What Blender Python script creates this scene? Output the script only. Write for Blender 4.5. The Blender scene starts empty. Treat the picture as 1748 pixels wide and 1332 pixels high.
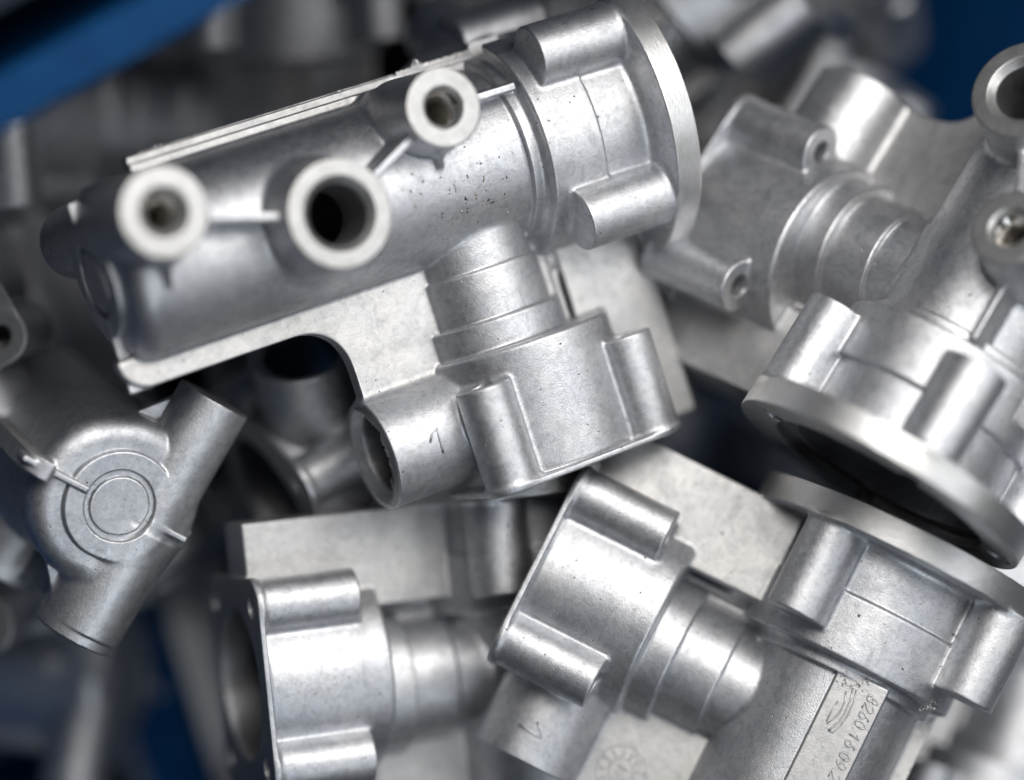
import bpy, math, random, time
import numpy as np
from mathutils import Matrix, Vector

random.seed(4)
K = 0.0133                      # metres per modelling unit (one unit is 13.3 mm)
# the camera looks down into the crate: world axes as seen in the view frame
_x = np.array([0.87, 0.48, 0.0])
_x /= np.linalg.norm(_x)
_z = np.array([0.2, -0.3625, 0.91])
_z -= _x * (_x @ _z)
_z /= np.linalg.norm(_z)
W3 = np.stack([_x, np.cross(_z, _x), _z])
SC = bpy.context.scene
COL = SC.collection


def to_world(R, T):
    m = np.eye(4)
    m[:3, :3] = W3 @ np.asarray(R)
    m[:3, 3] = W3 @ np.asarray(T, float) * K
    return Matrix(m.tolist())


# ------------------------------------------------------------------ camera
cam_d = bpy.data.cameras.new('camera')
cam = bpy.data.objects.new('camera', cam_d)
COL.objects.link(cam)
SC.camera = cam
cam.matrix_world = to_world(np.eye(3), (0, 0, 49))
cam_d.sensor_width = 36
cam_d.lens = 36 * 49 / 17.48
cam_d.clip_start = 0.02
cam_d.clip_end = 20
cam_d.dof.use_dof = True
cam_d.dof.focus_distance = (49 - 1.15) * K
cam_d.dof.aperture_fstop = 2.45
cam_d.dof.aperture_blades = 0

# ------------------------------------------------------------------ light
wd = bpy.data.worlds.new('World')
SC.world = wd
wd.use_nodes = True
wbg = wd.node_tree.nodes['Background']
wbg.inputs[0].default_value = (0.75, 0.85, 1.0, 1)
wbg.inputs[1].default_value = 0.02


def area(name, d, dist, sx, sy, power, col):
    """a lamp hung at direction d (view frame), facing the middle of the pile"""
    l = bpy.data.lights.new(name, 'AREA')
    l.shape = 'RECTANGLE'
    l.size = sx * K
    l.size_y = sy * K
    l.energy = power
    l.color = col
    o = bpy.data.objects.new(name, l)
    COL.objects.link(o)
    z = np.array(d, float)
    z /= np.linalg.norm(z)
    x = np.cross((0, 1, 0), z)
    x /= np.linalg.norm(x)
    y = np.cross(z, x)
    o.matrix_world = to_world(np.stack([x, y, z], 1), z * dist)
    return o


area('ceiling_lamp', (0.25, 0.50, 0.85), 44, 38, 25, 3.8, (1.0, 0.98, 0.95))
area('window_lamp', (1.0, 0.12, 0.72), 50, 18, 28, 1.0, (0.95, 0.975, 1.0))
area('fill_lamp', (0.30, -0.60, 0.9), 60, 26, 16, 1.3, (0.85, 0.92, 1.0))  # added fill without a known source, lifts lower flanks and the arch gap
SC.view_settings.view_transform = 'Standard'
SC.view_settings.look = 'None'
SC.view_settings.exposure = 0.0
SC.view_settings.gamma = 1.0
SC.cycles.max_bounces = 8
SC.cycles.glossy_bounces = 6
SC.cycles.sample_clamp_indirect = 6


# ------------------------------------------------------------------ materials
class NT:
    def __init__(s, name):
        s.m = bpy.data.materials.new(name)
        s.m.use_nodes = True
        s.t = s.m.node_tree
        s.b = s.t.nodes['Principled BSDF']

    def n(s, kind, **kw):
        nd = s.t.nodes.new(kind)
        for k, v in kw.items():
            if k in nd.inputs.keys() if isinstance(k, str) else False:
                nd.inputs[k].default_value = v
            else:
                setattr(nd, k, v)
        return nd

    def l(s, a, b):
        s.t.links.new(a, b)

    def coords(s, scale=1.0):
        tc = s.n('ShaderNodeTexCoord')
        at = s.n('ShaderNodeAttribute')
        at.attribute_type = 'OBJECT'
        at.attribute_name = 'seed'
        mp = s.n('ShaderNodeVectorMath')
        mp.operation = 'MULTIPLY_ADD'
        mp.inputs[1].default_value = (scale / K,) * 3
        s.l(tc.outputs['Object'], mp.inputs[0])
        s.l(at.outputs['Fac'], mp.inputs[2])
        return mp.outputs[0]

    def noise(s, vec, scale, detail=3, rough=0.55, dist=0.0):
        nd = s.n('ShaderNodeTexNoise')
        nd.inputs['Scale'].default_value = scale
        nd.inputs['Detail'].default_value = detail
        nd.inputs['Roughness'].default_value = rough
        nd.inputs['Distortion'].default_value = dist
        s.l(vec, nd.inputs['Vector'])
        return nd.outputs['Fac']

    def ramp(s, fac, stops):
        nd = s.n('ShaderNodeValToRGB')
        e = nd.color_ramp.elements
        while len(e) < len(stops):
            e.new(0.5)
        for i, (p, c) in enumerate(stops):
            e[i].position = p
            e[i].color = c if len(c) == 4 else (*c, 1)
        s.l(fac, nd.inputs[0])
        return nd.outputs[0]

    def mix(s, fac, a, b, mode='MIX'):
        nd = s.n('ShaderNodeMix')
        nd.data_type = 'RGBA'
        nd.blend_type = mode
        if isinstance(fac, (int, float)):
            nd.inputs[0].default_value = fac
        else:
            s.l(fac, nd.inputs[0])
        for v, i in ((a, 6), (b, 7)):
            if isinstance(v, tuple):
                nd.inputs[i].default_value = (*v, 1) if len(v) == 3 else v
            else:
                s.l(v, nd.inputs[i])
        return nd.outputs[2]


def g(v):
    return (v, v, v, 1)


def cast_material(name, base, tint, rough, stain=0.6, metal=0.93):
    m = NT(name)
    co = m.coords()
    big = m.noise(co, 0.9, 4, 0.6, 0.4)
    mid = m.noise(co, 3.3, 5, 0.65, 0.8)
    fine = m.noise(co, 32, 3, 0.7)
    col = m.ramp(big, [(0.3, tuple(b * t for b, t in zip(base, tint))), (0.7, base)])
    # slightly darker blotches where the release agent burnt on
    blot = m.ramp(mid, [(0.53, g(0)), (0.66, g(1))])
    bl = m.n('ShaderNodeMath')
    bl.operation = 'MULTIPLY'
    bl.inputs[1].default_value = stain * 0.55
    m.l(blot, bl.inputs[0])
    col = m.mix(bl.outputs[0], col, (base[0] * 0.70, base[1] * 0.69, base[2] * 0.69))
    col = m.mix(0.8 if metal > 0.9 else 0.35, col, m.ramp(fine, [(0.3, g(0.80)), (0.68, g(1.0))]), 'MULTIPLY')
    patch = m.noise(co, 9.0, 5, 0.7, 0.3)
    col = m.mix(0.8, col, m.ramp(patch, [(0.36, g(0.80)), (0.52, g(1.0))]), 'MULTIPLY')
    # fine handling scratches in two directions
    sv = []
    for ang, st in ((0.7, (0.7, 26, 0.7)), (-1.1, (0.6, 0.6, 22))):
        mp = m.n('ShaderNodeMapping')
        mp.inputs['Rotation'].default_value = (ang, ang * 0.5, ang)
        mp.inputs['Scale'].default_value = st
        m.l(co, mp.inputs['Vector'])
        sv.append(m.ramp(m.noise(mp.outputs[0], 1.0, 2, 0.5), [(0.70, g(0)), (0.735, g(1)), (0.77, g(0))]))
    scr = m.mix(1.0, sv[0], sv[1], 'ADD')
    col = m.mix(m.mix(1.0, scr, g(0.4), 'MULTIPLY'), col, (0.30, 0.30, 0.31))
    # wide tide marks where coolant dried
    tide = m.ramp(m.noise(co, 1.7, 6, 0.72, 1.2), [(0.50, g(1.0)), (0.545, (0.72, 0.73, 0.76)), (0.60, (0.93, 0.93, 0.94)), (0.70, (0.80, 0.81, 0.84))])
    col = m.mix(0.75 * stain + 0.1, col, tide, 'MULTIPLY')
    # brown and black specks
    vo = m.n('ShaderNodeTexVoronoi')
    vo.inputs['Scale'].default_value = 5.2
    vo.inputs['Randomness'].default_value = 1.0
    wob = m.n('ShaderNodeVectorMath')
    wob.operation = 'MULTIPLY_ADD'
    nz = m.n('ShaderNodeTexNoise')
    nz.inputs['Scale'].default_value = 9
    m.l(co, nz.inputs['Vector'])
    m.l(nz.outputs['Color'], wob.inputs[0])
    wob.inputs[1].default_value = (0.12, 0.12, 0.12)
    m.l(co, wob.inputs[2])
    m.l(wob.outputs[0], vo.inputs['Vector'])
    sp = m.ramp(vo.outputs['Distance'], [(0.05, g(1)), (0.11, g(0))])
    pick = m.n('ShaderNodeMath')
    pick.operation = 'GREATER_THAN'
    pick.inputs[1].default_value = 0.5
    m.l(vo.outputs['Color'], pick.inputs[0])
    spk = m.n('ShaderNodeMath')
    spk.operation = 'MULTIPLY'
    m.l(sp, spk.inputs[0])
    m.l(pick.outputs[0], spk.inputs[1])
    col = m.mix(spk.outputs[0], col, m.ramp(m.noise(co, 2.0), [(0.45, (0.10, 0.085, 0.07)), (0.6, (0.30, 0.24, 0.16))]))
    m.l(col, m.b.inputs['Base Color'])
    m.b.inputs['Metallic'].default_value = metal
    rr = m.n('ShaderNodeMapRange')
    m.l(mid, rr.inputs['Value'])
    rr.inputs['From Min'].default_value = 0.3
    rr.inputs['From Max'].default_value = 0.75
    rr.inputs['To Min'].default_value = rough - 0.05
    rr.inputs['To Max'].default_value = rough + 0.09
    m.l(rr.outputs[0], m.b.inputs['Roughness'])
    # cast skin: fine grain, shallow waves, pits
    h1 = m.n('ShaderNodeMath')
    h1.operation = 'MULTIPLY_ADD'
    m.l(fine, h1.inputs[0])
    h1.inputs[1].default_value = 0.5
    hm = m.n('ShaderNodeMath')
    hm.operation = 'MULTIPLY'
    hm.inputs[1].default_value = 0.35
    m.l(mid, hm.inputs[0])
    m.l(hm.outputs[0], h1.inputs[2])
    pit = m.n('ShaderNodeMath')
    pit.operation = 'SUBTRACT'
    m.l(h1.outputs[0], pit.inputs[0])
    m.l(spk.outputs[0], pit.inputs[1])
    bp = m.n('ShaderNodeBump')
    bp.inputs['Strength'].default_value = 0.5 if metal > 0.9 else 0.32
    bp.inputs['Distance'].default_value = 0.022 * K
    m.l(pit.outputs[0], bp.inputs['Height'])
    m.l(bp.outputs[0], m.b.inputs['Normal'])
    return m.m


def machined_material(name, base, rough, stretch):
    m = NT(name)
    co = m.coords()
    mp = m.n('ShaderNodeMapping')
    mp.inputs['Scale'].default_value = stretch
    m.l(co, mp.inputs['Vector'])
    br = m.noise(mp.outputs[0], 5.0, 4, 0.7)
    cl = m.noise(co, 2.4, 4, 0.6, 0.5)
    col = m.ramp(br, [(0.3, g(base * 0.80)), (0.7, g(base))])
    col = m.mix(0.6, col, m.ramp(cl, [(0.35, (0.86, 0.85, 0.82)), (0.6, (1, 1, 1))]), 'MULTIPLY')
    m.l(col, m.b.inputs['Base Color'])
    m.b.inputs['Metallic'].default_value = 0.9
    m.b.inputs['Roughness'].default_value = rough
    bp = m.n('ShaderNodeBump')
    bp.inputs['Strength'].default_value = 0.35
    bp.inputs['Distance'].default_value = 0.02 * K
    m.l(br, bp.inputs['Height'])
    m.l(bp.outputs[0], m.b.inputs['Normal'])
    return m.m


M_CAST = cast_material('cast_aluminium', (0.70, 0.70, 0.708), (0.84, 0.86, 0.90), 0.46)
M_WEB = cast_material('cast_aluminium_flat', (0.60, 0.59, 0.575), (0.88, 0.89, 0.92), 0.44, 0.5, 0.78)
M_MACH = machined_material('machined_aluminium', 0.43, 0.42, (1, 1, 7))
M_RIM = machined_material('turned_aluminium', 0.68, 0.38, (9, 1.2, 1.2))
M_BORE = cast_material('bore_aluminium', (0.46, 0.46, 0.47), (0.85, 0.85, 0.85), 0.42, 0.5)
mb = NT('blue_polypropylene')
cb = mb.coords()
mb.l(mb.ramp(mb.noise(cb, 1.5, 4), [(0.35, (0.001, 0.036, 0.12)), (0.65, (0.0015, 0.048, 0.15))]), mb.b.inputs['Base Color'])
mb.b.inputs['Roughness'].default_value = 0.55
mb.b.inputs['Specular IOR Level'].default_value = 0.18
M_BLUE = mb.m
mk = NT('black_gap_shade')  # near-black colour stands in for shade at the crate bottom
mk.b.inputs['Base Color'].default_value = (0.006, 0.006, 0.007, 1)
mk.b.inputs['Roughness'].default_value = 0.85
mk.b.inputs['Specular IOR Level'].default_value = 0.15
M_GAP_SHADE = mk.m

# ------------------------------------------------------------------ signed distance primitives
F = np.float32
hyp = np.hypot


def _cap(dr, dx, rd):
    dr = dr + F(rd)
    dx = dx + F(rd)
    return np.minimum(np.maximum(dr, dx), 0) + hyp(np.maximum(dr, 0), np.maximum(dx, 0)) - F(rd)


def cyl(ax, c, r, a, b, rd=0.03, r2=None):
    """cylinder (or cone: r at a, r2 at b) along axis ax, centre c in the two other axes"""
    o = [i for i in range(3) if i != ax]
    mid, half = (a + b) / 2, abs(b - a) / 2

    def f(P):
        q = hyp(P[:, o[0]] - F(c[0]), P[:, o[1]] - F(c[1]))
        rr = F(r) if r2 is None else F(r) + (P[:, ax] - F(a)) * F((r2 - r) / (b - a))
        return _cap(q - rr, np.abs(P[:, ax] - F(mid)) - F(half), rd)
    return f


def box(lo, hi, rd=0.03):
    c = [(l + h) / 2 for l, h in zip(lo, hi)]
    hs = [(h - l) / 2 - rd for l, h in zip(lo, hi)]

    def f(P):
        d = [np.abs(P[:, i] - F(c[i])) - F(hs[i]) for i in range(3)]
        out = np.sqrt(sum(np.maximum(x, 0) ** 2 for x in d))
        return out + np.minimum(np.maximum(np.maximum(d[0], d[1]), d[2]), 0) - F(rd)
    return f


def rbox2(ax, lo, hi, cr, a, b, rd=0.02):
    """plate across axis ax from a to b whose outline is a box with corner radius cr"""
    o = [i for i in range(3) if i != ax]
    c = [(l + h) / 2 for l, h in zip(lo, hi)]
    hs = [(h - l) / 2 - cr for l, h in zip(lo, hi)]

    def f(P):
        d = [np.abs(P[:, o[i]] - F(c[i])) - F(hs[i]) for i in range(2)]
        q = hyp(np.maximum(d[0], 0), np.maximum(d[1], 0)) + np.minimum(np.maximum(d[0], d[1]), 0) - F(cr)
        return _cap(q, np.abs(P[:, ax] - F((a + b) / 2)) - F(abs(b - a) / 2), rd)
    return f


def seg_wall(p0, p1, half, z0, z1a, z1b, rd=0.03):
    """thin upright rib from p0 to p1 (in xy), top sloping from z1a to z1b"""
    p0 = np.array(p0, float)
    p1 = np.array(p1, float)
    L = np.linalg.norm(p1 - p0)
    u = (p1 - p0) / L

    def f(P):
        x = P[:, 0] - F(p0[0])
        y = P[:, 1] - F(p0[1])
        t = x * F(u[0]) + y * F(u[1])
        s = np.abs(x * F(-u[1]) + y * F(u[0])) - F(half)
        e = np.abs(t - F(L / 2)) - F(L / 2)
        top = F(z1a) + np.clip(t / F(L), 0, 1) * F(z1b - z1a)
        sl = 1 / math.sqrt(1 + ((z1b - z1a) / L) ** 2)
        if z1a > z0:
            dz = np.maximum((P[:, 2] - top) * F(sl), F(z0) - P[:, 2])
        else:
            dz = np.maximum((top - P[:, 2]) * F(sl), P[:, 2] - F(z0))
        a = np.maximum(s, e) + F(rd)
        dz = dz + F(rd)
        return np.minimum(np.maximum(a, dz), 0) + hyp(np.maximum(a, 0), np.maximum(dz, 0)) - F(rd)
    return f


def smin(a, b, k):
    if k <= 0:
        return np.minimum(a, b)
    h = np.maximum(F(k) - np.abs(a - b), 0) * F(1 / k)
    return np.minimum(a, b) - h * h * F(k / 4)


def smax(a, b, k):
    return -smin(-a, -b, k)


def web2d():
    """flat web in the parting plane: long strip, step down to the port tube with a filleted inner corner"""
    A = rbox2(2, (-6.68, -1.87), (1.25, 1.5), 0.5, -0.14, 0.2)
    A2 = rbox2(2, (-5.45, 0.2), (1.25, 1.78), 0.05, -0.14, 0.2)
    B = rbox2(2, (-2.84, -4.3), (1.25, 0.0), 0.05, -0.14, 0.2)

    def f(P):
        end = np.maximum(P[:, 0] + F(6.3), -P[:, 1] - F(1.32))
        return smax(smax(np.minimum(smin(A(P), B(P), 0.9), A2(P)), -end, 0.1), np.abs(P[:, 2] - F(0.03)) - F(0.17), 0.03)
    return f


BC = 0.2           # x of the pump housing axis
LUGS = [(1.35, 1.6), (-1.5, 1.5), (-1.1, -1.8), (2.0, -1.15)]
PRIMS = [
    ('barrel', cyl(0, (0, 0), 1.5, -6.45, 1.2, 0.4), 0),
    ('end_cap', cyl(0, (0, 0), 0.95, -6.56, -6.0, 0.04), 0.04),
    ('web_plate', web2d(), 0.06),
    ('collar', cyl(0, (0, 0), 1.62, 0.78, 1.2, 0.03), 0.05),
    ('collar', cyl(0, (0, 0), 1.92, 1.0, 2.05, 0.05), 0.12),
    ('collar', cyl(0, (0, 0), 1.83, 2.0, 3.0, 0.03), 0.04),
    ('flange', cyl(0, (0, 0), 2.64, 2.96, 3.44, 0.025), 0.16),
    ('stiffening_plate', box((1.32, -5.34, -0.85), (2.98, -1.7, 0.32), 0.03), 0.05),
    ('stiffening_plate', box((0.98, -3.6, -0.22), (1.12, -1.5, 0.26), 0.05), 0.06),
    ('branch_neck', cyl(1, (-0.1, 0), 1.0, -2.2, -0.6, 0.25), 0.08),
    ('branch_neck', cyl(1, (-0.1, 0), 1.08, -2.7, -1.78, 0.04), 0.03),
    ('branch_neck', cyl(1, (-0.1, 0), 1.24, -3.3, -2.62, 0.04), 0.03),
    ('housing', cyl(1, (BC, 0), 1.66, -5.32, -3.12, 0.08), 0.06),
    ('housing_face', rbox2(1, (BC - 1.86, -1.74), (BC + 1.86, 1.74), 0.5, -5.42, -5.32, 0.02), 0.06),
    ('port_tube', cyl(0, (-4.2, 0), 0.95, -2.92, 0.2, 0.03), 0.14),
    ('nameplate_pad', box((-5.6, -0.06, -1.6), (0.9, 0.84, -1.1), 0.015), 0.02),
    ('rib', seg_wall((-5.3, 0.5), (-3.4, -0.05), 0.07, 0.6, 2.15, 2.15, 0.03), 0.06),
    ('rib', seg_wall((-2.5, 0.1), (-1.1, 0.8), 0.07, 0.6, 2.05, 2.2, 0.03), 0.06),
    ('rib', seg_wall((-0.9, 0.97), (0.92, 0.97), 0.07, 0.6, 1.66, 1.62, 0.03), 0.05),
    ('gusset', seg_wall((-5.85, 0.2), (-5.85, -0.55), 0.06, 0.6, 2.15, 1.3, 0.03), 0.05),
    ('gusset', seg_wall((-0.8, 0.6), (-0.8, -0.12), 0.06, 0.6, 2.1, 1.35, 0.03), 0.05),
    ('gusset', seg_wall((-5.85, 0.2), (-5.85, -0.55), 0.06, -0.6, -2.1, -1.25, 0.03), 0.05),
]
for (ly, lz) in LUGS:
    PRIMS.append(('flange_lug', cyl(0, (ly, lz), 0.53, 1.32, 3.0, 0.04), 0.12))
for sx in (1, -1):
    for sz in (1, -1):
        PRIMS.append(('housing_lug', cyl(1, (BC + sx * 1.38, sz * 1.26), 0.47, -5.36, -3.6, 0.04), 0.12))
BOSS = [(-5.85, 0.72, 0.73, 0.78, 0.27, 2.4), (-3.08, -0.14, 0.89, 1.06, 0.5, 2.4), (-0.8, 0.97, 0.66, 0.74, 0.3, 2.4)]
for bx, by, r1, r0, hr, top in BOSS:
    PRIMS.append(('boss', cyl(2, (bx, by), r0, 0.2, top, 0.03, r1), 0.14))
PRIMS.append(('boss', cyl(2, (-5.96, 0.74), 0.645, -2.3, 2.2, 0.03, 0.66), 0.04))
END_RIBS = [box((-6.60, -1.9, -0.05), (-6.2, -0.62, 0.06), 0.03), box((-6.60, 0.62, -0.05), (-6.2, 1.34, 0.06), 0.03)]
for e in END_RIBS:
    PRIMS.append(('parting_rib', e, 0.04))

CUTS = [
    (cyl(0, (0, 0), 1.62, 1.3, 4.0, 0.02), 0.03),
    (cyl(0, (0, 0), 1.95, 3.26, 4.0, 0.02), 0.03),
    (cyl(0, (0, 0), 1.2, -5.9, 2.0, 0.02), 0.03),
    (cyl(1, (BC, 0), 1.32, -6, -3.7, 0.03), 0.03),
    (cyl(1, (-0.1, 0), 0.7, -6, 0, 0.03), 0.03),
    (cyl(0, (-4.2, 0), 0.70, -4, 0, 0.03), 0.03),
    (cyl(0, (-4.2, 0), 0.72, -2.78, -3.3, 0.0, 1.20), 0.02),
]
for bx, by, r1, r0, hr, top in BOSS:
    CUTS.append((cyl(2, (bx, by), hr, 0.6 if hr < 0.4 else -0.3, 3.0, 0.0), 0.0))
    ch = {0.27: 0.14, 0.5: 0.12, 0.3: 0.06}[hr]
    CUTS.append((cyl(2, (bx, by), hr, top - ch, top + 0.2, 0.0, hr + ch + 0.2), 0.0))
for (ly, lz) in LUGS:
    CUTS.append((cyl(0, (ly, lz), 0.2, 1.8, 4, 0.0), 0.02))
for sx in (1, -1):
    for sz in (1, -1):
        CUTS.append((cyl(1, (BC + sx * 1.38, sz * 1.26), 0.2, -6, -3, 0.0), 0.02))


def end_groove(P):
    q = hyp(P[:, 1], P[:, 2])
    return np.maximum(np.abs(q - F(0.56)) - F(0.055), P[:, 0] + F(6.49))


CUTS.append((end_groove, 0.02))
# the web is thinner along its long free edges
CUTS.append((box((-7.2, 1.64, 0.11), (1.6, 2.3, 0.6), 0.01), 0.01))


def solid(P):
    d = None
    for nm, f, k in PRIMS:
        v = f(P)
        d = v if d is None else smin(d, v, k)
    for f, k in CUTS:
        d = smax(d, -f(P), k)
    return d


def labels(P):
    best = np.full(len(P), 1e9, F)
    lab = np.zeros(len(P), np.int32)
    for i, (nm, f, k) in enumerate(PRIMS):
        v = np.abs(f(P)) if False else f(P)
        v = np.where(v < -0.06, np.abs(v), v)
        m = v < best - (0.004 if i else 0)
        best[m] = v[m]
        lab[m] = i
    return lab


def surface_nets(fn, lo, hi, h, B=8):
    lo = np.array(lo, float)
    n = [int(math.ceil((hi[i] - lo[i]) / h / B)) * B for i in range(3)]
    # coarse pass on block centres
    bc = [lo[i] + (np.arange(n[i] // B) + 0.5) * B * h for i in range(3)]
    G = np.stack(np.meshgrid(*bc, indexing='ij'), -1).reshape(-1, 3).astype(F)
    cd = fn(G).reshape([x // B for x in n])
    act = np.abs(cd) < B * h * 0.87 + 0.12
    field = np.repeat(np.repeat(np.repeat(np.where(cd < 0, F(-1), F(1)), B, 0), B, 1), B, 2)
    ai = np.argwhere(act)
    off = np.stack(np.meshgrid(*[np.arange(B)] * 3, indexing='ij'), -1).reshape(-1, 3)
    for s in range(0, len(ai), 1500):
        idx = (ai[s:s + 1500, None, :] * B + off[None]).reshape(-1, 3)
        P = (lo + idx * h).astype(F)
        field[idx[:, 0], idx[:, 1], idx[:, 2]] = fn(P)
    ins = field < 0
    # cells with a sign change
    c = ins[:-1, :-1, :-1].astype(np.int8)
    for dx in (0, 1):
        for dy in (0, 1):
            for dz in (0, 1):
                if dx + dy + dz:
                    c = c + ins[dx:ins.shape[0] - 1 + dx, dy:ins.shape[1] - 1 + dy, dz:ins.shape[2] - 1 + dz]
    cells = np.argwhere((c > 0) & (c < 8))
    vid = np.full(c.shape, -1, np.int32)
    vid[cells[:, 0], cells[:, 1], cells[:, 2]] = np.arange(len(cells), dtype=np.int32)
    acc = np.zeros((len(cells), 3))
    cnt = np.zeros(len(cells))
    corners = [(a, b, d) for a in (0, 1) for b in (0, 1) for d in (0, 1)]
    val = {q: field[cells[:, 0] + q[0], cells[:, 1] + q[1], cells[:, 2] + q[2]] for q in corners}
    for q in corners:
        for ax in range(3):
            if q[ax] == 0:
                q2 = tuple(q[i] + (i == ax) for i in range(3))
                a, b = val[q], val[q2]
                m = (a < 0) != (b < 0)
                t = np.where(m, a / np.where(m, a - b, 1), 0)
                p = np.array(q, float)[None] + 0 * acc
                p[:, ax] += t
                acc[m] += p[m]
                cnt[m] += 1
    V = lo + (cells + acc / cnt[:, None]) * h
    quads = []
    for ax in range(3):
        o1, o2 = [(1, 2), (2, 0), (0, 1)][ax]
        sl_a = [slice(1, -1)] * 3
        sl_b = [slice(1, -1)] * 3
        sl_a[ax] = slice(0, -1)
        sl_b[ax] = slice(1, None)
        A = ins[tuple(sl_a)]
        Bm = ins[tuple(sl_b)]
        e = np.argwhere(A != Bm)
        flip = A[e[:, 0], e[:, 1], e[:, 2]]
        base = e.copy()
        for i in range(3):
            if i != ax:
                base[:, i] += 1
        q = []
        for (d1, d2) in ((0, 0), (-1, 0), (-1, -1), (0, -1)):
            b2 = base.copy()
            b2[:, o1] += d1
            b2[:, o2] += d2
            q.append(vid[b2[:, 0], b2[:, 1], b2[:, 2]])
        q = np.stack(q, 1)
        q[~flip] = q[~flip][:, ::-1]
        quads.append(q)
    Q = np.concatenate(quads)
    Q = Q[(Q >= 0).all(1)]
    return V, Q


def gradient(fn, P, e):
    out = np.zeros_like(P, dtype=float)
    for kx, ky, kz in ((1, -1, -1), (-1, -1, 1), (-1, 1, -1), (1, 1, 1)):
        k = np.array([kx, ky, kz], float)
        out += k * fn((P + k * e).astype(F))[:, None].astype(float)
    l = np.linalg.norm(out, axis=1, keepdims=True)
    return out / np.maximum(l, 1e-9)


def mesh_from(name, V, Q, N, mats, midx):
    me = bpy.data.meshes.new(name)
    nv, nq = len(V), len(Q)
    me.vertices.add(nv)
    me.vertices.foreach_set('co', (V * K).astype(F).ravel())
    me.loops.add(nq * 4)
    me.loops.foreach_set('vertex_index', Q.astype(np.int32).ravel())
    me.polygons.add(nq)
    me.polygons.foreach_set('loop_start', np.arange(nq, dtype=np.int32) * 4)
    for m in mats:
        me.materials.append(m)
    me.polygons.foreach_set('material_index', midx.astype(np.int32))
    me.update(calc_edges=True)
    me.polygons.foreach_set('use_smooth', np.ones(nq, bool))
    me.normals_split_custom_set_from_vertices(N.tolist())
    return me


def new_obj(name, me, parent=None):
    o = bpy.data.objects.new(name, me)
    COL.objects.link(o)
    if parent is not None:
        o.parent = parent
    return o


# ------------------------------------------------------------------ the casting, meshed once
H = 0.026
t0 = time.time()
V, Q = surface_nets(solid, (-6.95, -5.6, -2.75), (3.65, 2.8, 2.75), H)
for it in range(2):
    d = solid(V.astype(F)).astype(float)
    V = V - gradient(solid, V, 0.006) * np.clip(d, -H * 0.6, H * 0.6)[:, None] * 0.9
N = gradient(solid, V, 0.011)
# rings and rims that were machined after casting
C = V[Q].mean(1)
lab = labels(C.astype(F))
NAMES = [p[0] for p in PRIMS]
FN = N[Q].mean(1)
FN /= np.linalg.norm(FN, axis=1, keepdims=True)
MATS = [M_CAST, M_WEB, M_MACH, M_RIM, M_BORE]
mi = np.zeros(len(Q), np.int32)
isn = {nm: np.isin(lab, [i for i, q in enumerate(NAMES) if q == nm]) for nm in set(NAMES)}
mi[(isn['web_plate'] | isn['stiffening_plate'] | isn['nameplate_pad']) & (np.abs(FN[:, 2]) > 0.8)] = 1
mi[isn['boss'] & (np.abs(FN[:, 2]) > 0.35) & (np.abs(C[:, 2]) > 2.2)] = 2
mi[isn['flange'] & (FN[:, 0] > -0.5) & (hyp(C[:, 1], C[:, 2]) > 2.5)] = 3
mi[isn['flange'] & (FN[:, 0] > 0.6)] = 3
mi[(isn['housing_face']) & (FN[:, 1] < -0.6)] = 2
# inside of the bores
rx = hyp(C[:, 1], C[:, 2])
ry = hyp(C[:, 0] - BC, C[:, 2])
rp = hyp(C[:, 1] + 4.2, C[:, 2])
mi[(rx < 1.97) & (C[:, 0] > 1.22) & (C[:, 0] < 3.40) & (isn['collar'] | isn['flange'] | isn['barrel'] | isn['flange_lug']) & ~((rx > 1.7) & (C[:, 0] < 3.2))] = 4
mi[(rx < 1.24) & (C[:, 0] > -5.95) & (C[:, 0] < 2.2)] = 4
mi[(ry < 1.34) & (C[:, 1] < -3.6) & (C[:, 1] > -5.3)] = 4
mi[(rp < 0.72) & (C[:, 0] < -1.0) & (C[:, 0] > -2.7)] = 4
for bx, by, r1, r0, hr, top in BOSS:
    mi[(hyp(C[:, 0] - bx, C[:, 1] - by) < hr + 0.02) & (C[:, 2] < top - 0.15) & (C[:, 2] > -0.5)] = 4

ROOT0 = bpy.data.objects.new('pump_casting', None)
PART_MESHES = []          # (name, mesh)
order = []
for i, nm in enumerate(NAMES):
    key = (nm, i if nm in ('flange_lug', 'housing_lug', 'boss', 'rib', 'gusset', 'parting_rib') else 0)
    if key not in order:
        order.append(key)
for nm, i in order:
    sel = (lab == i) if i or nm in ('flange_lug', 'housing_lug', 'boss', 'rib', 'gusset', 'parting_rib') else isn[nm]
    if sel.sum() < 4:
        continue
    q = Q[sel]
    u, inv = np.unique(q, return_inverse=True)
    me = mesh_from(nm, V[u], inv.reshape(q.shape), N[u], MATS, mi[sel])
    PART_MESHES.append((nm, me))
print('casting', len(V), 'verts', round(time.time() - t0, 1), 's')


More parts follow.
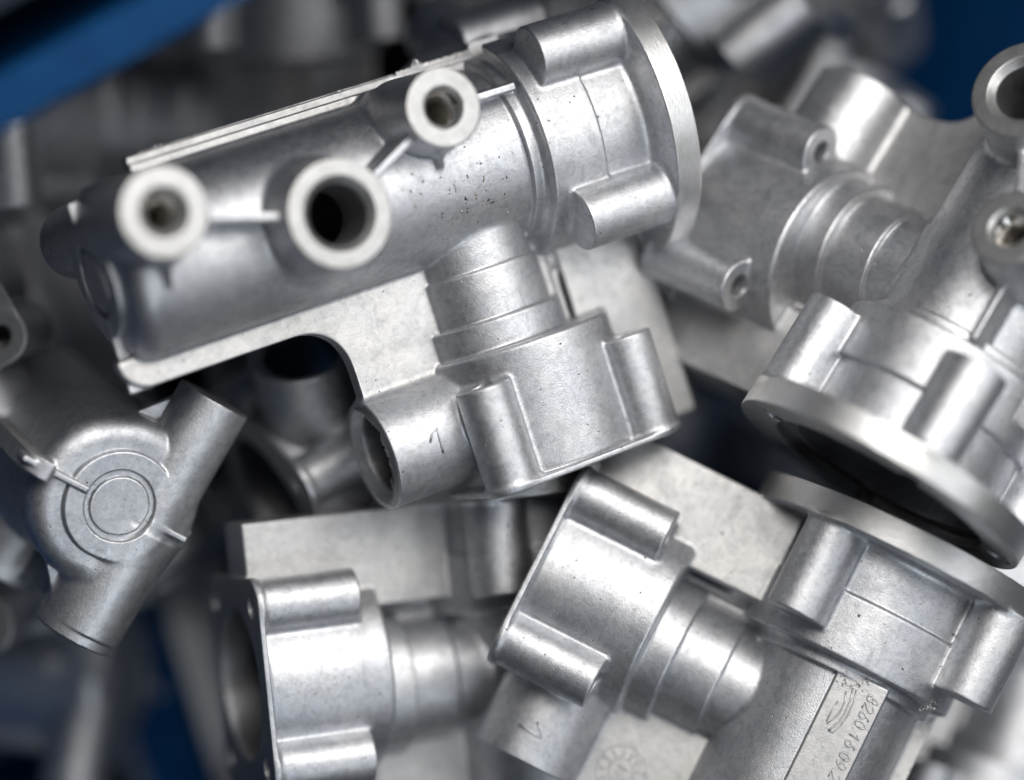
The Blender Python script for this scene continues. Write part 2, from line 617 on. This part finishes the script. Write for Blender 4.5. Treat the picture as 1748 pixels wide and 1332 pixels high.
# ------------------------------------------------------------------ small meshes laid on the casting
def sweep(paths, rad, sides=6, closed_ends=True):
    """round beads along 3-D polylines"""
    vs, fs = [], []
    for pts in paths:
        pts = [np.array(p, float) for p in pts]
        base = len(vs)
        for i, p in enumerate(pts):
            a = pts[max(i - 1, 0)]
            b = pts[min(i + 1, len(pts) - 1)]
            t = b - a
            t /= max(np.linalg.norm(t), 1e-9)
            up = np.array([0.21, 0.35, 0.91])
            x = np.cross(up, t)
            x /= np.linalg.norm(x)
            y = np.cross(t, x)
            for s in range(sides):
                an = 2 * math.pi * s / sides
                vs.append(p + rad * (math.cos(an) * x + math.sin(an) * y))
        for i in range(len(pts) - 1):
            for s in range(sides):
                s2 = (s + 1) % sides
                fs.append((base + i * sides + s, base + i * sides + s2, base + (i + 1) * sides + s2, base + (i + 1) * sides + s))
        if closed_ends:
            fs.append(tuple(base + s for s in range(sides))[::-1])
            fs.append(tuple(base + (len(pts) - 1) * sides + s for s in range(sides)))
    return vs, fs


def simple_mesh(name, vs, fs, mat, smooth=True):
    me = bpy.data.meshes.new(name)
    me.from_pydata([tuple(np.array(v) * K) for v in vs], [], fs)
    me.materials.append(mat)
    if smooth:
        me.polygons.foreach_set('use_smooth', np.ones(len(me.polygons), bool))
    me.update()
    return me


def arc(cx, cy, rx_, ry_, a0, a1, n=10):
    return [(cx + rx_ * math.cos(math.radians(a0 + (a1 - a0) * i / n)), cy + ry_ * math.sin(math.radians(a0 + (a1 - a0) * i / n))) for i in range(n + 1)]


GLYPH = {
    '0': [arc(.3, .5, .26, .48, 0, 360, 18)],
    '1': [[(.08, .66), (.36, 1.0), (.36, 0.0)]],
    '2': [arc(.3, .72, .25, .27, 165, -35, 10) + [(.06, .0), (.58, .0)]],
    '6': [[(.50, 1.0), (.30, .82), (.13, .58)] + arc(.3, .3, .25, .29, 170, 540, 18)],
    '8': [arc(.3, .75, .2, .23, -90, 270, 14), arc(.3, .27, .26, .26, 90, 450, 14)],
    '9': [[(.10, .0), (.30, .18), (.47, .42)] + arc(.3, .7, .25, .29, -10, 360, 18)],
    '.': [[(.1, .0), (.12, .05)]],
}


def text_paths(s, h, slant=0.15, adv=0.72):
    out, x = [], 0
    for ch in s:
        for st in GLYPH[ch]:
            out.append([((px + x + slant * py) * h, py * h) for px, py in st])
        x += adv if ch != '.' else 0.34
    return out


PAD_Z = -1.602
# part number on the nameplate pad: reads towards -X, tops towards +Y
num = [[(0.70 - a, 0.565 + b, PAD_Z + 0.002) for a, b in st] for st in text_paths('8260.16.09.20', 0.195, 0.15, 0.78)]
vs, fs = sweep(num, 0.018)
PART_MESHES.append(('part_number', simple_mesh('part_number', vs, fs, M_WEB)))
e1 = [(.66, .41), (.46, .46), (.21, .47), (.03, .44), (-.15, .37), (-.15, .29)]
e2 = [(.66, .35), (.46, .40), (.22, .41), (.05, .385), (-.10, .32), (-.15, .29)]
e3 = [(.56, .27), (.39, .33), (.21, .33), (.07, .29), (-.05, .22), (-.02, .2), (.16, .2), (.36, .22)]
leaf = [[(a, b - 0.06, PAD_Z) for a, b in e] for e in (e1, e2, e3)]
vs, fs = sweep(leaf, 0.017)
PART_MESHES.append(('raised_emblem', simple_mesh('raised_emblem', vs, fs, M_WEB)))


def on_port(x, dy, side, lift=0.0):
    r = 0.952 + lift
    an = dy / r
    return (x, -4.2 + r * math.sin(an), side * r * math.cos(an))


one_f = [[on_port(-2.25, -0.02, 1), on_port(-2.17, 0.10, 1), on_port(-2.06, 0.16, 1), on_port(-2.06, 0.02, 1), on_port(-2.07, -0.12, 1), on_port(-2.07, -0.26, 1)]]
vs, fs = sweep(one_f, 0.023)
PART_MESHES.append(('mould_number', simple_mesh('mould_number', vs, fs, M_CAST)))
one_b = [[on_port(-2.20, -0.02, -1), on_port(-2.30, 0.09, -1), on_port(-2.42, 0.17, -1), on_port(-2.41, 0.02, -1), on_port(-2.40, -0.12, -1), on_port(-2.38, -0.28, -1)]]
vs, fs = sweep(one_b, 0.023)
PART_MESHES.append(('mould_number', simple_mesh('mould_number.001', vs, fs, M_CAST)))

# date dial on the back of the web
dz = -0.142
dc = (-2.28, -2.62)
dial = [[(dc[0] + math.cos(t) * 0.43, dc[1] + math.sin(t) * 0.43, dz) for t in np.linspace(0, 2 * math.pi, 40)],
        [(dc[0] + math.cos(t) * 0.21, dc[1] + math.sin(t) * 0.21, dz) for t in np.linspace(0, 2 * math.pi, 28)]]
for i in range(12):
    t = 2 * math.pi * i / 12 + 0.2
    dial.append([(dc[0] + math.cos(t) * r, dc[1] + math.sin(t) * r, dz) for r in (0.24, 0.40)])
for st in text_paths('19', 0.2, 0.2, 0.6):
    dial.append([(dc[0] + 0.12 - a, dc[1] - 0.1 + b, dz) for a, b in st])
vs, fs = sweep(dial, 0.012)
PART_MESHES.append(('date_dial', simple_mesh('date_dial', vs, fs, M_WEB)))


def thread(ax, c, r, a, b, pitch=0.15, seg=28):
    """internal screw thread"""
    vs, fs = [], []
    turns = abs(b - a) / pitch
    n = int(turns * seg)
    prof = [(0, r + 0.005), (0.5, r - 0.065), (1, r + 0.005)]
    o = [i for i in range(3) if i != ax]
    for i in range(n + 1):
        th = 2 * math.pi * i / seg
        for t, rr in prof:
            p = [0, 0, 0]
            p[ax] = a + (b - a) * (i / seg + t) * pitch / abs(b - a)
            p[o[0]] = c[0] + rr * math.cos(th)
            p[o[1]] = c[1] + rr * math.sin(th)
            vs.append(p)
        if i:
            k = i * 3
            fs.append((k - 3, k - 2, k + 1, k))
            fs.append((k - 2, k - 1, k + 2, k + 1))
    return vs, fs


mth = NT('cut_thread')
mth.b.inputs['Base Color'].default_value = (0.55, 0.53, 0.50, 1)
mth.b.inputs['Metallic'].default_value = 1
mth.b.inputs['Roughness'].default_value = 0.22
M_THREAD = mth.m
for (bx, by, r1, r0, hr, top) in (BOSS[0], BOSS[2]):
    vs, fs = thread(2, (bx, by), hr, top - (0.16 if hr < 0.29 else 0.075), 0.9)
    PART_MESHES.append(('screw_thread', simple_mesh('screw_thread', vs, fs, M_THREAD, False)))
for sx in (1, -1):
    for sz in (1, -1):
        vs, fs = thread(1, (BC + sx * 1.38, sz * 1.26), 0.2, -5.36, -4.2)
        PART_MESHES.append(('screw_thread', simple_mesh('screw_thread', vs, fs, M_THREAD, False)))

NC = [0]


def casting(R, T, label, group, names=None):
    """one casting: an Empty with copies of every part (mesh data shared)"""
    e = bpy.data.objects.new('pump_casting', None)
    COL.objects.link(e)
    e.empty_display_size = 0.01
    e.matrix_world = to_world(R, T)
    e['label'] = label
    e['category'] = 'metal casting'
    e['group'] = group
    NC[0] += 1
    sd = NC[0] * 7.31
    for nm, me in PART_MESHES:
        if names and nm not in names:
            continue
        o = new_obj(nm, me, e)
        o['seed'] = sd
    return e


def frame(X, Y):
    X = np.array(X, float)
    X /= np.linalg.norm(X)
    Y = np.array(Y, float)
    Y = Y - X * (X @ Y)
    Y /= np.linalg.norm(Y)
    return np.stack([X, Y, np.cross(X, Y)], 1)


def rot(ax, deg):
    a = math.radians(deg)
    c, s = math.cos(a), math.sin(a)
    return {'x': np.array([[1, 0, 0], [0, c, -s], [0, s, c]]), 'y': np.array([[c, 0, s], [0, 1, 0], [-s, 0, c]]),
            'z': np.array([[c, -s, 0], [s, c, 0], [0, 0, 1]])}[ax]


def at(u, v, z):
    """a point of the view frame at depth z, from where it stands in the picture"""
    s = (49 - z) / 49
    return np.array([(u - 874) / 100 * s, -(v - 666) / 100 * s, z])


def lift(T, dz):
    """the same place in the picture, dz nearer"""
    q = (49 - T[2] - dz) / (49 - T[2])
    return (T[0] * q, T[1] * q, T[2] + dz)


def place(R, local, u, v, z, *a, **k):
    """put the casting so that its local point stands at view depth z on the line of sight u, v"""
    T = at(u, v, z) - R @ np.array(local, float)
    return casting(R, T, *a, **k)


def shards(name, pts, size, n, mat, parent, seed):
    """torn bits of flash: many small crooked slivers scattered about the given points"""
    rg = random.Random(seed)
    vs, fs = [], []
    for p in pts:
        for _ in range(n):
            c = np.array(p[:3]) + np.array([rg.gauss(0, 1), rg.gauss(0, 1), rg.gauss(0, 0.5)]) * size * 0.7
            d = np.array([rg.gauss(0, 1) for _ in range(3)])
            d /= np.linalg.norm(d)
            e = np.cross(d, [rg.gauss(0, 1) for _ in range(3)])
            e /= np.linalg.norm(e)
            f = np.cross(d, e)
            L, w, t = size * rg.uniform(0.5, 1.4), size * rg.uniform(0.2, 0.5), size * rg.uniform(0.08, 0.2)
            b = len(vs)
            vs += [c - d * L * 0.5, c + e * w, c + f * t, c - e * w * rg.random(), c - f * t, c + d * L * 0.6 + e * w * rg.uniform(-1, 1)]
            fs += [(b, b + 1, b + 2), (b, b + 2, b + 3), (b, b + 3, b + 4), (b, b + 4, b + 1), (b + 5, b + 2, b + 1), (b + 5, b + 3, b + 2), (b + 5, b + 4, b + 3), (b + 5, b + 1, b + 4)]
    me = simple_mesh(name, vs, fs, mat, False)
    o = new_obj(name, me, parent)
    o['seed'] = 3.0
    return o


def ragged_strip(parent, x0, x1, y, z, seed, amp=0.11, step=0.018):
    """flash squeezed out along the edge of the web: an uneven fin, here and there bent over"""
    rg = random.Random(seed)
    vs, fs = [], []
    n = int((x1 - x0) / step)
    h, bend = 0.02, 0.0
    for i in range(n + 1):
        env = 0.25 + 0.75 * max(0, math.sin(i * 0.23 + seed)) * max(0, math.sin(i * 0.061 + 1))
        h += (env * amp * rg.uniform(0.2, 1.5) - h) * 0.55
        bend += (rg.uniform(-0.09, 0.12) * env - bend) * 0.5
        x = x0 + i * step
        jx = rg.uniform(-0.01, 0.01)
        vs += [(x, y - 0.04, z + 0.03), (x + jx, y + h * 0.55, z + 0.028 + bend * 0.5), (x + jx * 2, y + h, z + bend + 0.008),
               (x + jx * 2, y + h * 0.95, z + bend - 0.012), (x + jx, y + h * 0.5, z - 0.02 + bend * 0.4), (x, y - 0.04, z - 0.03)]
        if i:
            for k in range(5):
                b = i * 6 + k
                fs.append((b - 6, b - 5, b + 1, b))
    o = new_obj('casting_flash', simple_mesh('casting_flash', vs, fs, M_WEB, False), parent)
    o['seed'] = 3.0
    return o


def torn_lip(parent):
    """ragged skin of metal left over the mouth of the port tube"""
    rg = random.Random(8)
    vs, fs = [], []
    n = 90
    r_in = 0.74
    for i in range(n + 1):
        a = math.radians(-78 + 175 * i / n)          # from the z axis towards +y
        fade = min(1, i / 12, (n - i) / 12)
        r_in += rg.uniform(-0.035, 0.035)
        r_in = min(max(r_in, 0.56), 0.74)
        ri = r_in * fade + 0.76 * (1 - fade)
        xx = rg.uniform(-0.02, 0.03)
        for r_, x_ in ((0.93, -2.86), (0.84, -2.95), (ri, -2.90 + xx), (ri + 0.02, -2.85 + xx), (0.80, -2.84)):
            vs.append((x_, -4.2 + r_ * math.sin(a), r_ * math.cos(a)))
        if i:
            for k in range(4):
                b = i * 5 + k
                fs.append((b - 5, b - 4, b + 1, b))
    me = simple_mesh('torn_flash', vs, fs, M_MACH)
    o = new_obj('torn_flash', me, parent)
    o['seed'] = 2.0


GRP = 'aluminium pump castings heaped in the blue crate'
# across the upper middle, bosses towards the viewer
R1 = rot('z', 20.0) @ rot('y', 23.5) @ rot('x', 5.5)
C1 = casting(R1, at(765, 287, 0), 'large casting across the upper middle with three ring-topped bosses facing the viewer', GRP)
torn_lip(C1)
ragged_strip(C1, -0.45, 0.98, 1.79, 0.15, 3, 0.15)
ragged_strip(C1, -5.2, -0.46, 1.785, 0.06, 5, 0.035, 0.03)
# lower right, back side with its cast part number
a2 = math.radians(27)
R2 = frame((math.sin(a2), math.cos(a2), -0.1), (math.cos(a2), -math.sin(a2), 0.15))
C2 = casting(R2, lift((5.334, -5.753, -1.05), 0.8), 'casting at the lower right showing the raised number 8260.16.09.20', GRP)
shards('casting_flash', [(0.82, 0.05, -1.6), (0.72, 0.0, -1.62), (0.70, 0.14, -1.63), (0.68, 0.26, -1.62), (0.74, 0.38, -1.62), (0.86, 0.45, -1.63)], 0.06, 7, M_WEB, C2, 7)
shards('casting_flash', [(0.98, 1.55, -1.15), (1.1, 1.62, -1.1), (0.9, 1.5, -1.2)], 0.055, 8, M_WEB, C2, 8)
# right, round flange turned to the lower left
a3 = math.radians(32)
R3 = frame((-math.sin(a3), -math.cos(a3), 0.14), (math.cos(a3), -math.sin(a3), 0.74))
casting(R3, lift((8.02, 1.32, -0.035), 0.8), 'casting at the right edge with its round flange over a black gap', GRP)
# bottom middle, square housing face towards the left
R4 = frame((-0.10, 0.99, 0.0), (0.935, 0.05, -0.335))
place(R4, (0.2, -5.38, -1.26), 446, 1175, 0.4, 'casting at the bottom, dark round bore and threaded corner holes facing left', GRP)
# left, closed round end with rings
R5 = np.array([[-0.3912, 0.772, -0.5009], [0.2282, -0.4459, -0.8655], [-0.8916, -0.4529, -0.0017]])
C5 = place(frame(R5[:, 0], R5[:, 1]), (-6.5, 0, 0), 203, 863, 1.1, 'casting at the left seen end on, concentric rings crossed by a short cylinder', GRP)
# behind the big one
R6 = frame((0.12, -0.72, -0.68), (0.78, 0.1, -0.62))
place(R6, (-2.92, -4.2, 0), 513, 590, -1.3, 'casting in the gap under the big one, ring mouth above a widening body', GRP)
R7 = frame((-0.05, 0.98, 0.2), (0.97, 0.03, 0.1))
place(R7, (1.0, 0.3, -1.9), 480, 108, -4.6, 'dark upright casting behind the top edge, left of centre, its branch running left', GRP)
place(frame((-0.5, 0.86, 0.05), (0.1, 0.1, -0.98)), (-1.62, -5.42, -1.70), 58, 590, -0.2, 'casting at the far left edge, only a bright rounded corner in view', GRP)
# upper right background
place(frame((0.2, -0.5, -0.84), (0.8, 0.5, 0.0)), (-6.5, 0, 0), 1275, 285, -8.5, 'blurred casting with a ringed closed end right of the big flange', GRP)
place(frame((0.75, 0.6, 0.2), (0.6, -0.7, 0.3)), (1.0, 0, 1.8), 1190, 40, -6.5, 'grey blurred casting at the top edge, right of the big flange', GRP)
place(frame((0.03, 0.92, -0.35), (0.9, 0.0, 0.2)), (-6.5, 0, 0), 1435, 20, -6.5, 'rounded casting end hanging in at the top edge before the dark blue', GRP)
place(frame((-0.66, 0.35, 0.65), (-0.35, -0.9, -0.1)), (0.2, -4.4, 1.25), 1450, 200, -9.0, 'pale blurred casting in the heap below the dark blue gap', GRP)
# lower left and bottom
place(frame((-0.97, 0.1, -0.25), (-0.2, 0.2, 0.95)), (-6.5, 0, 0), 225, 1165, -7.5, 'blurred cylinder of a casting in the lower left corner', GRP)
place(frame((0.33, -0.93, 0.15), (-0.25, 0.08, 0.96)), (-1, 1.78, 0.03), 285, 1190, -10.0, 'casting edge on, pale web strip slanting down the lower left', GRP)
place(frame((-0.1, 0.95, 0.1), (0.95, 0.1, 0.1)), (-6.5, 0.0, 0), -40, 1080, -4.5, 'pale blurred casting at the left edge behind the ringed end', GRP)
place(frame((-0.9, 0.35, 0.1), (0.35, 0.9, -0.2)), (0, -1.5, 0), 1745, 1180, -5.0, 'small stepped piece of a casting at the right edge near the bottom', GRP)
place(frame((0.95, -0.1, 0.2), (0.1, 0.95, 0.1)), (0, 0, 0), 1700, 1420, -5.5, 'casting in the bottom right corner, mostly out of sight', GRP)
print('castings', NC[0])


# ------------------------------------------------------------------ crate and floor (world axes, z up)
def bm_box(lo, hi):
    x0, y0, z0 = lo
    x1, y1, z1 = hi
    v = [(x0, y0, z0), (x1, y0, z0), (x1, y1, z0), (x0, y1, z0), (x0, y0, z1), (x1, y0, z1), (x1, y1, z1), (x0, y1, z1)]
    f = [(0, 3, 2, 1), (4, 5, 6, 7), (0, 1, 5, 4), (1, 2, 6, 5), (2, 3, 7, 6), (3, 0, 4, 7)]
    return v, f


def world_box(name, lo, hi, mat, parent=None, bev=0.08):
    v, f = bm_box(lo, hi)
    me = simple_mesh(name, v, f, mat, False)
    o = new_obj(name, me, parent)
    o['seed'] = 1.0
    if bev:
        b = o.modifiers.new('bevel', 'BEVEL')
        b.width = bev * K
        b.segments = 3
    return o


crate = bpy.data.objects.new('plastic_crate', None)
COL.objects.link(crate)
crate['label'] = 'blue plastic crate holding the castings, its blurred rim crossing the upper left corner'
crate['category'] = 'crate'
YW, RZ, ZF = 9.1, 2.88, -30.0
X0, X1, Y0 = -17, 21, -19
world_box('crate_floor', (X0, Y0, ZF), (X1, YW, ZF + 0.3), M_BLUE, crate)
world_box('gap_shade_sheet', (X0 + 0.1, Y0 + 0.1, ZF + 0.304), (X1 - 0.1, YW - 0.1, ZF + 0.6), M_GAP_SHADE, crate)  # added black sheet that makes the deep gaps read as shade
world_box('side_wall', (X0, YW, ZF), (X1, YW + 0.3, RZ - 0.3), M_BLUE, crate)
world_box('side_wall', (X0, Y0 - 0.3, ZF), (X1, Y0, RZ - 0.3), M_BLUE, crate)
world_box('end_wall', (X0 - 0.3, Y0, ZF), (X0, YW, RZ - 0.3), M_BLUE, crate)
world_box('end_wall', (X1, Y0, ZF), (X1 + 0.3, YW, RZ - 0.3), M_BLUE, crate)
world_box('rim', (X0, YW - 0.1, RZ - 0.302), (X1, YW + 0.68, RZ), M_BLUE, crate)
world_box('rim', (X0, Y0 - 0.75, RZ - 0.302), (X1, Y0 + 0.1, RZ), M_BLUE, crate)
world_box('rim', (X0 - 0.75, Y0, RZ - 0.306), (X0 + 0.1, YW, RZ - 0.004), M_BLUE, crate)
world_box('rim', (X1 - 0.1, Y0, RZ - 0.306), (X1 + 0.75, YW, RZ - 0.004), M_BLUE, crate)
for i in range(8):
    x = X0 + 2 + i * 4.8
    world_box('stiffening_rib', (x, YW + 0.3, ZF + 0.5), (x + 0.25, YW + 0.7, RZ - 0.31), M_BLUE, crate)

mg = NT('dark_concrete')
cg = mg.coords()
mg.l(mg.ramp(mg.noise(cg, 0.4, 5), [(0.3, (0.03, 0.032, 0.036)), (0.7, (0.055, 0.056, 0.06))]), mg.b.inputs['Base Color'])
mg.b.inputs['Roughness'].default_value = 0.8
gr = world_box('ground', (-400, -400, ZF - 0.6), (400, 400, ZF - 0.02), mg.m, None, 0)
gr['kind'] = 'structure'


# blue panels added in the gaps, standing in for the crate seen there
def gap_panel(c, X, Y, hx, hy, label):
    """a flat blue sheet with a folded lip, centred at c in the view frame"""
    e = bpy.data.objects.new('gap_blue_panel', None)
    COL.objects.link(e)
    e.matrix_world = to_world(frame(X, Y), c)
    e['label'] = label
    e['category'] = 'gap_panel'
    for nm, lo, hi in (('sheet', (-hx, -hy, -0.12), (hx, hy, 0.12)), ('lip', (-hx, hy - 0.004, -0.35), (hx, hy + 0.25, 0.35))):
        world_box(nm, lo, hi, M_BLUE, e, 0.05)


gap_panel(at(1700, 90, -12.0), (0.64, -0.77, 0.0), (0.48, 0.40, 0.78), 4.2, 3.4, 'added dark blue panel standing for the crate behind the heap, upper right corner')  # turned away from the ceiling lamp so that it stays dark
gap_panel(at(248, 1170, -9.0), (0.3, -0.95, 0.0), (0.85, 0.3, 0.3), 3.0, 0.5, 'added blue panel standing for the crate in the lower left gap beside the pale strip')


# added dark block, standing in for the shaded outer wall of the crate
outer_shade = bpy.data.objects.new('outer_shade_block', None)
COL.objects.link(outer_shade)
outer_shade['label'] = 'added dark surface standing in for the shaded crate outside, beyond its blue rim, top left'
outer_shade['category'] = 'outer_shade'
mn = NT('navy_shade')  # shade of the crate's outside put into a near-black navy
mn.b.inputs['Base Color'].default_value = (0.003, 0.009, 0.024, 1)
mn.b.inputs['Roughness'].default_value = 0.6
world_box('shade_block_top', (-40, YW + 1.3, RZ - 1.2), (45, YW + 30, RZ - 0.8), mn.m, outer_shade)
world_box('shade_block_front', (-40, YW + 1.5, ZF - 0.01), (45, YW + 1.9, RZ - 1.21), mn.m, outer_shade)

# loose slivers of swarf lying on the big casting
rg = random.Random(12)
vs, fs = [], []
for k in range(34):
    x = rg.gauss(-0.4, 0.4)
    y = rg.gauss(-0.55, 0.35)
    z = math.sqrt(1.5 ** 2 - y * y) + 0.006
    nrm = np.array([0, y, z])
    nrm /= np.linalg.norm(nrm)
    a = rg.uniform(0, math.pi)
    t1 = np.array([1, 0, 0])
    t2 = np.cross(nrm, t1)
    d = math.cos(a) * t1 + math.sin(a) * t2
    e = np.cross(nrm, d)
    L, w = rg.uniform(0.01, 0.04), rg.uniform(0.005, 0.011)
    c = np.array([x, y, z])
    b = len(vs)
    vs += [c - d * L - e * w, c + d * L - e * w, c + d * L * 0.8 + e * w, c - d * L + e * w, c + nrm * 0.02 + e * w * 0.3]
    fs += [(b, b + 1, b + 4), (b + 1, b + 2, b + 4), (b + 2, b + 3, b + 4), (b + 3, b, b + 4), (b + 3, b + 2, b + 1, b)]
ms = NT('oily_swarf')
co_ = ms.coords()
ms.l(ms.ramp(ms.noise(co_, 6.0), [(0.45, (0.06, 0.05, 0.04)), (0.55, (0.35, 0.27, 0.16)), (0.62, (0.75, 0.73, 0.70))]), ms.b.inputs['Base Color'])
ms.b.inputs['Metallic'].default_value = 0.6
ms.b.inputs['Roughness'].default_value = 0.4
sw = new_obj('metal_swarf', simple_mesh('metal_swarf', vs, fs, ms.m, False))
sw.matrix_world = C1.matrix_world.copy()
sw['kind'] = 'stuff'
sw['label'] = 'tiny brown and bright slivers of swarf lying on the big casting'
sw['category'] = 'swarf'
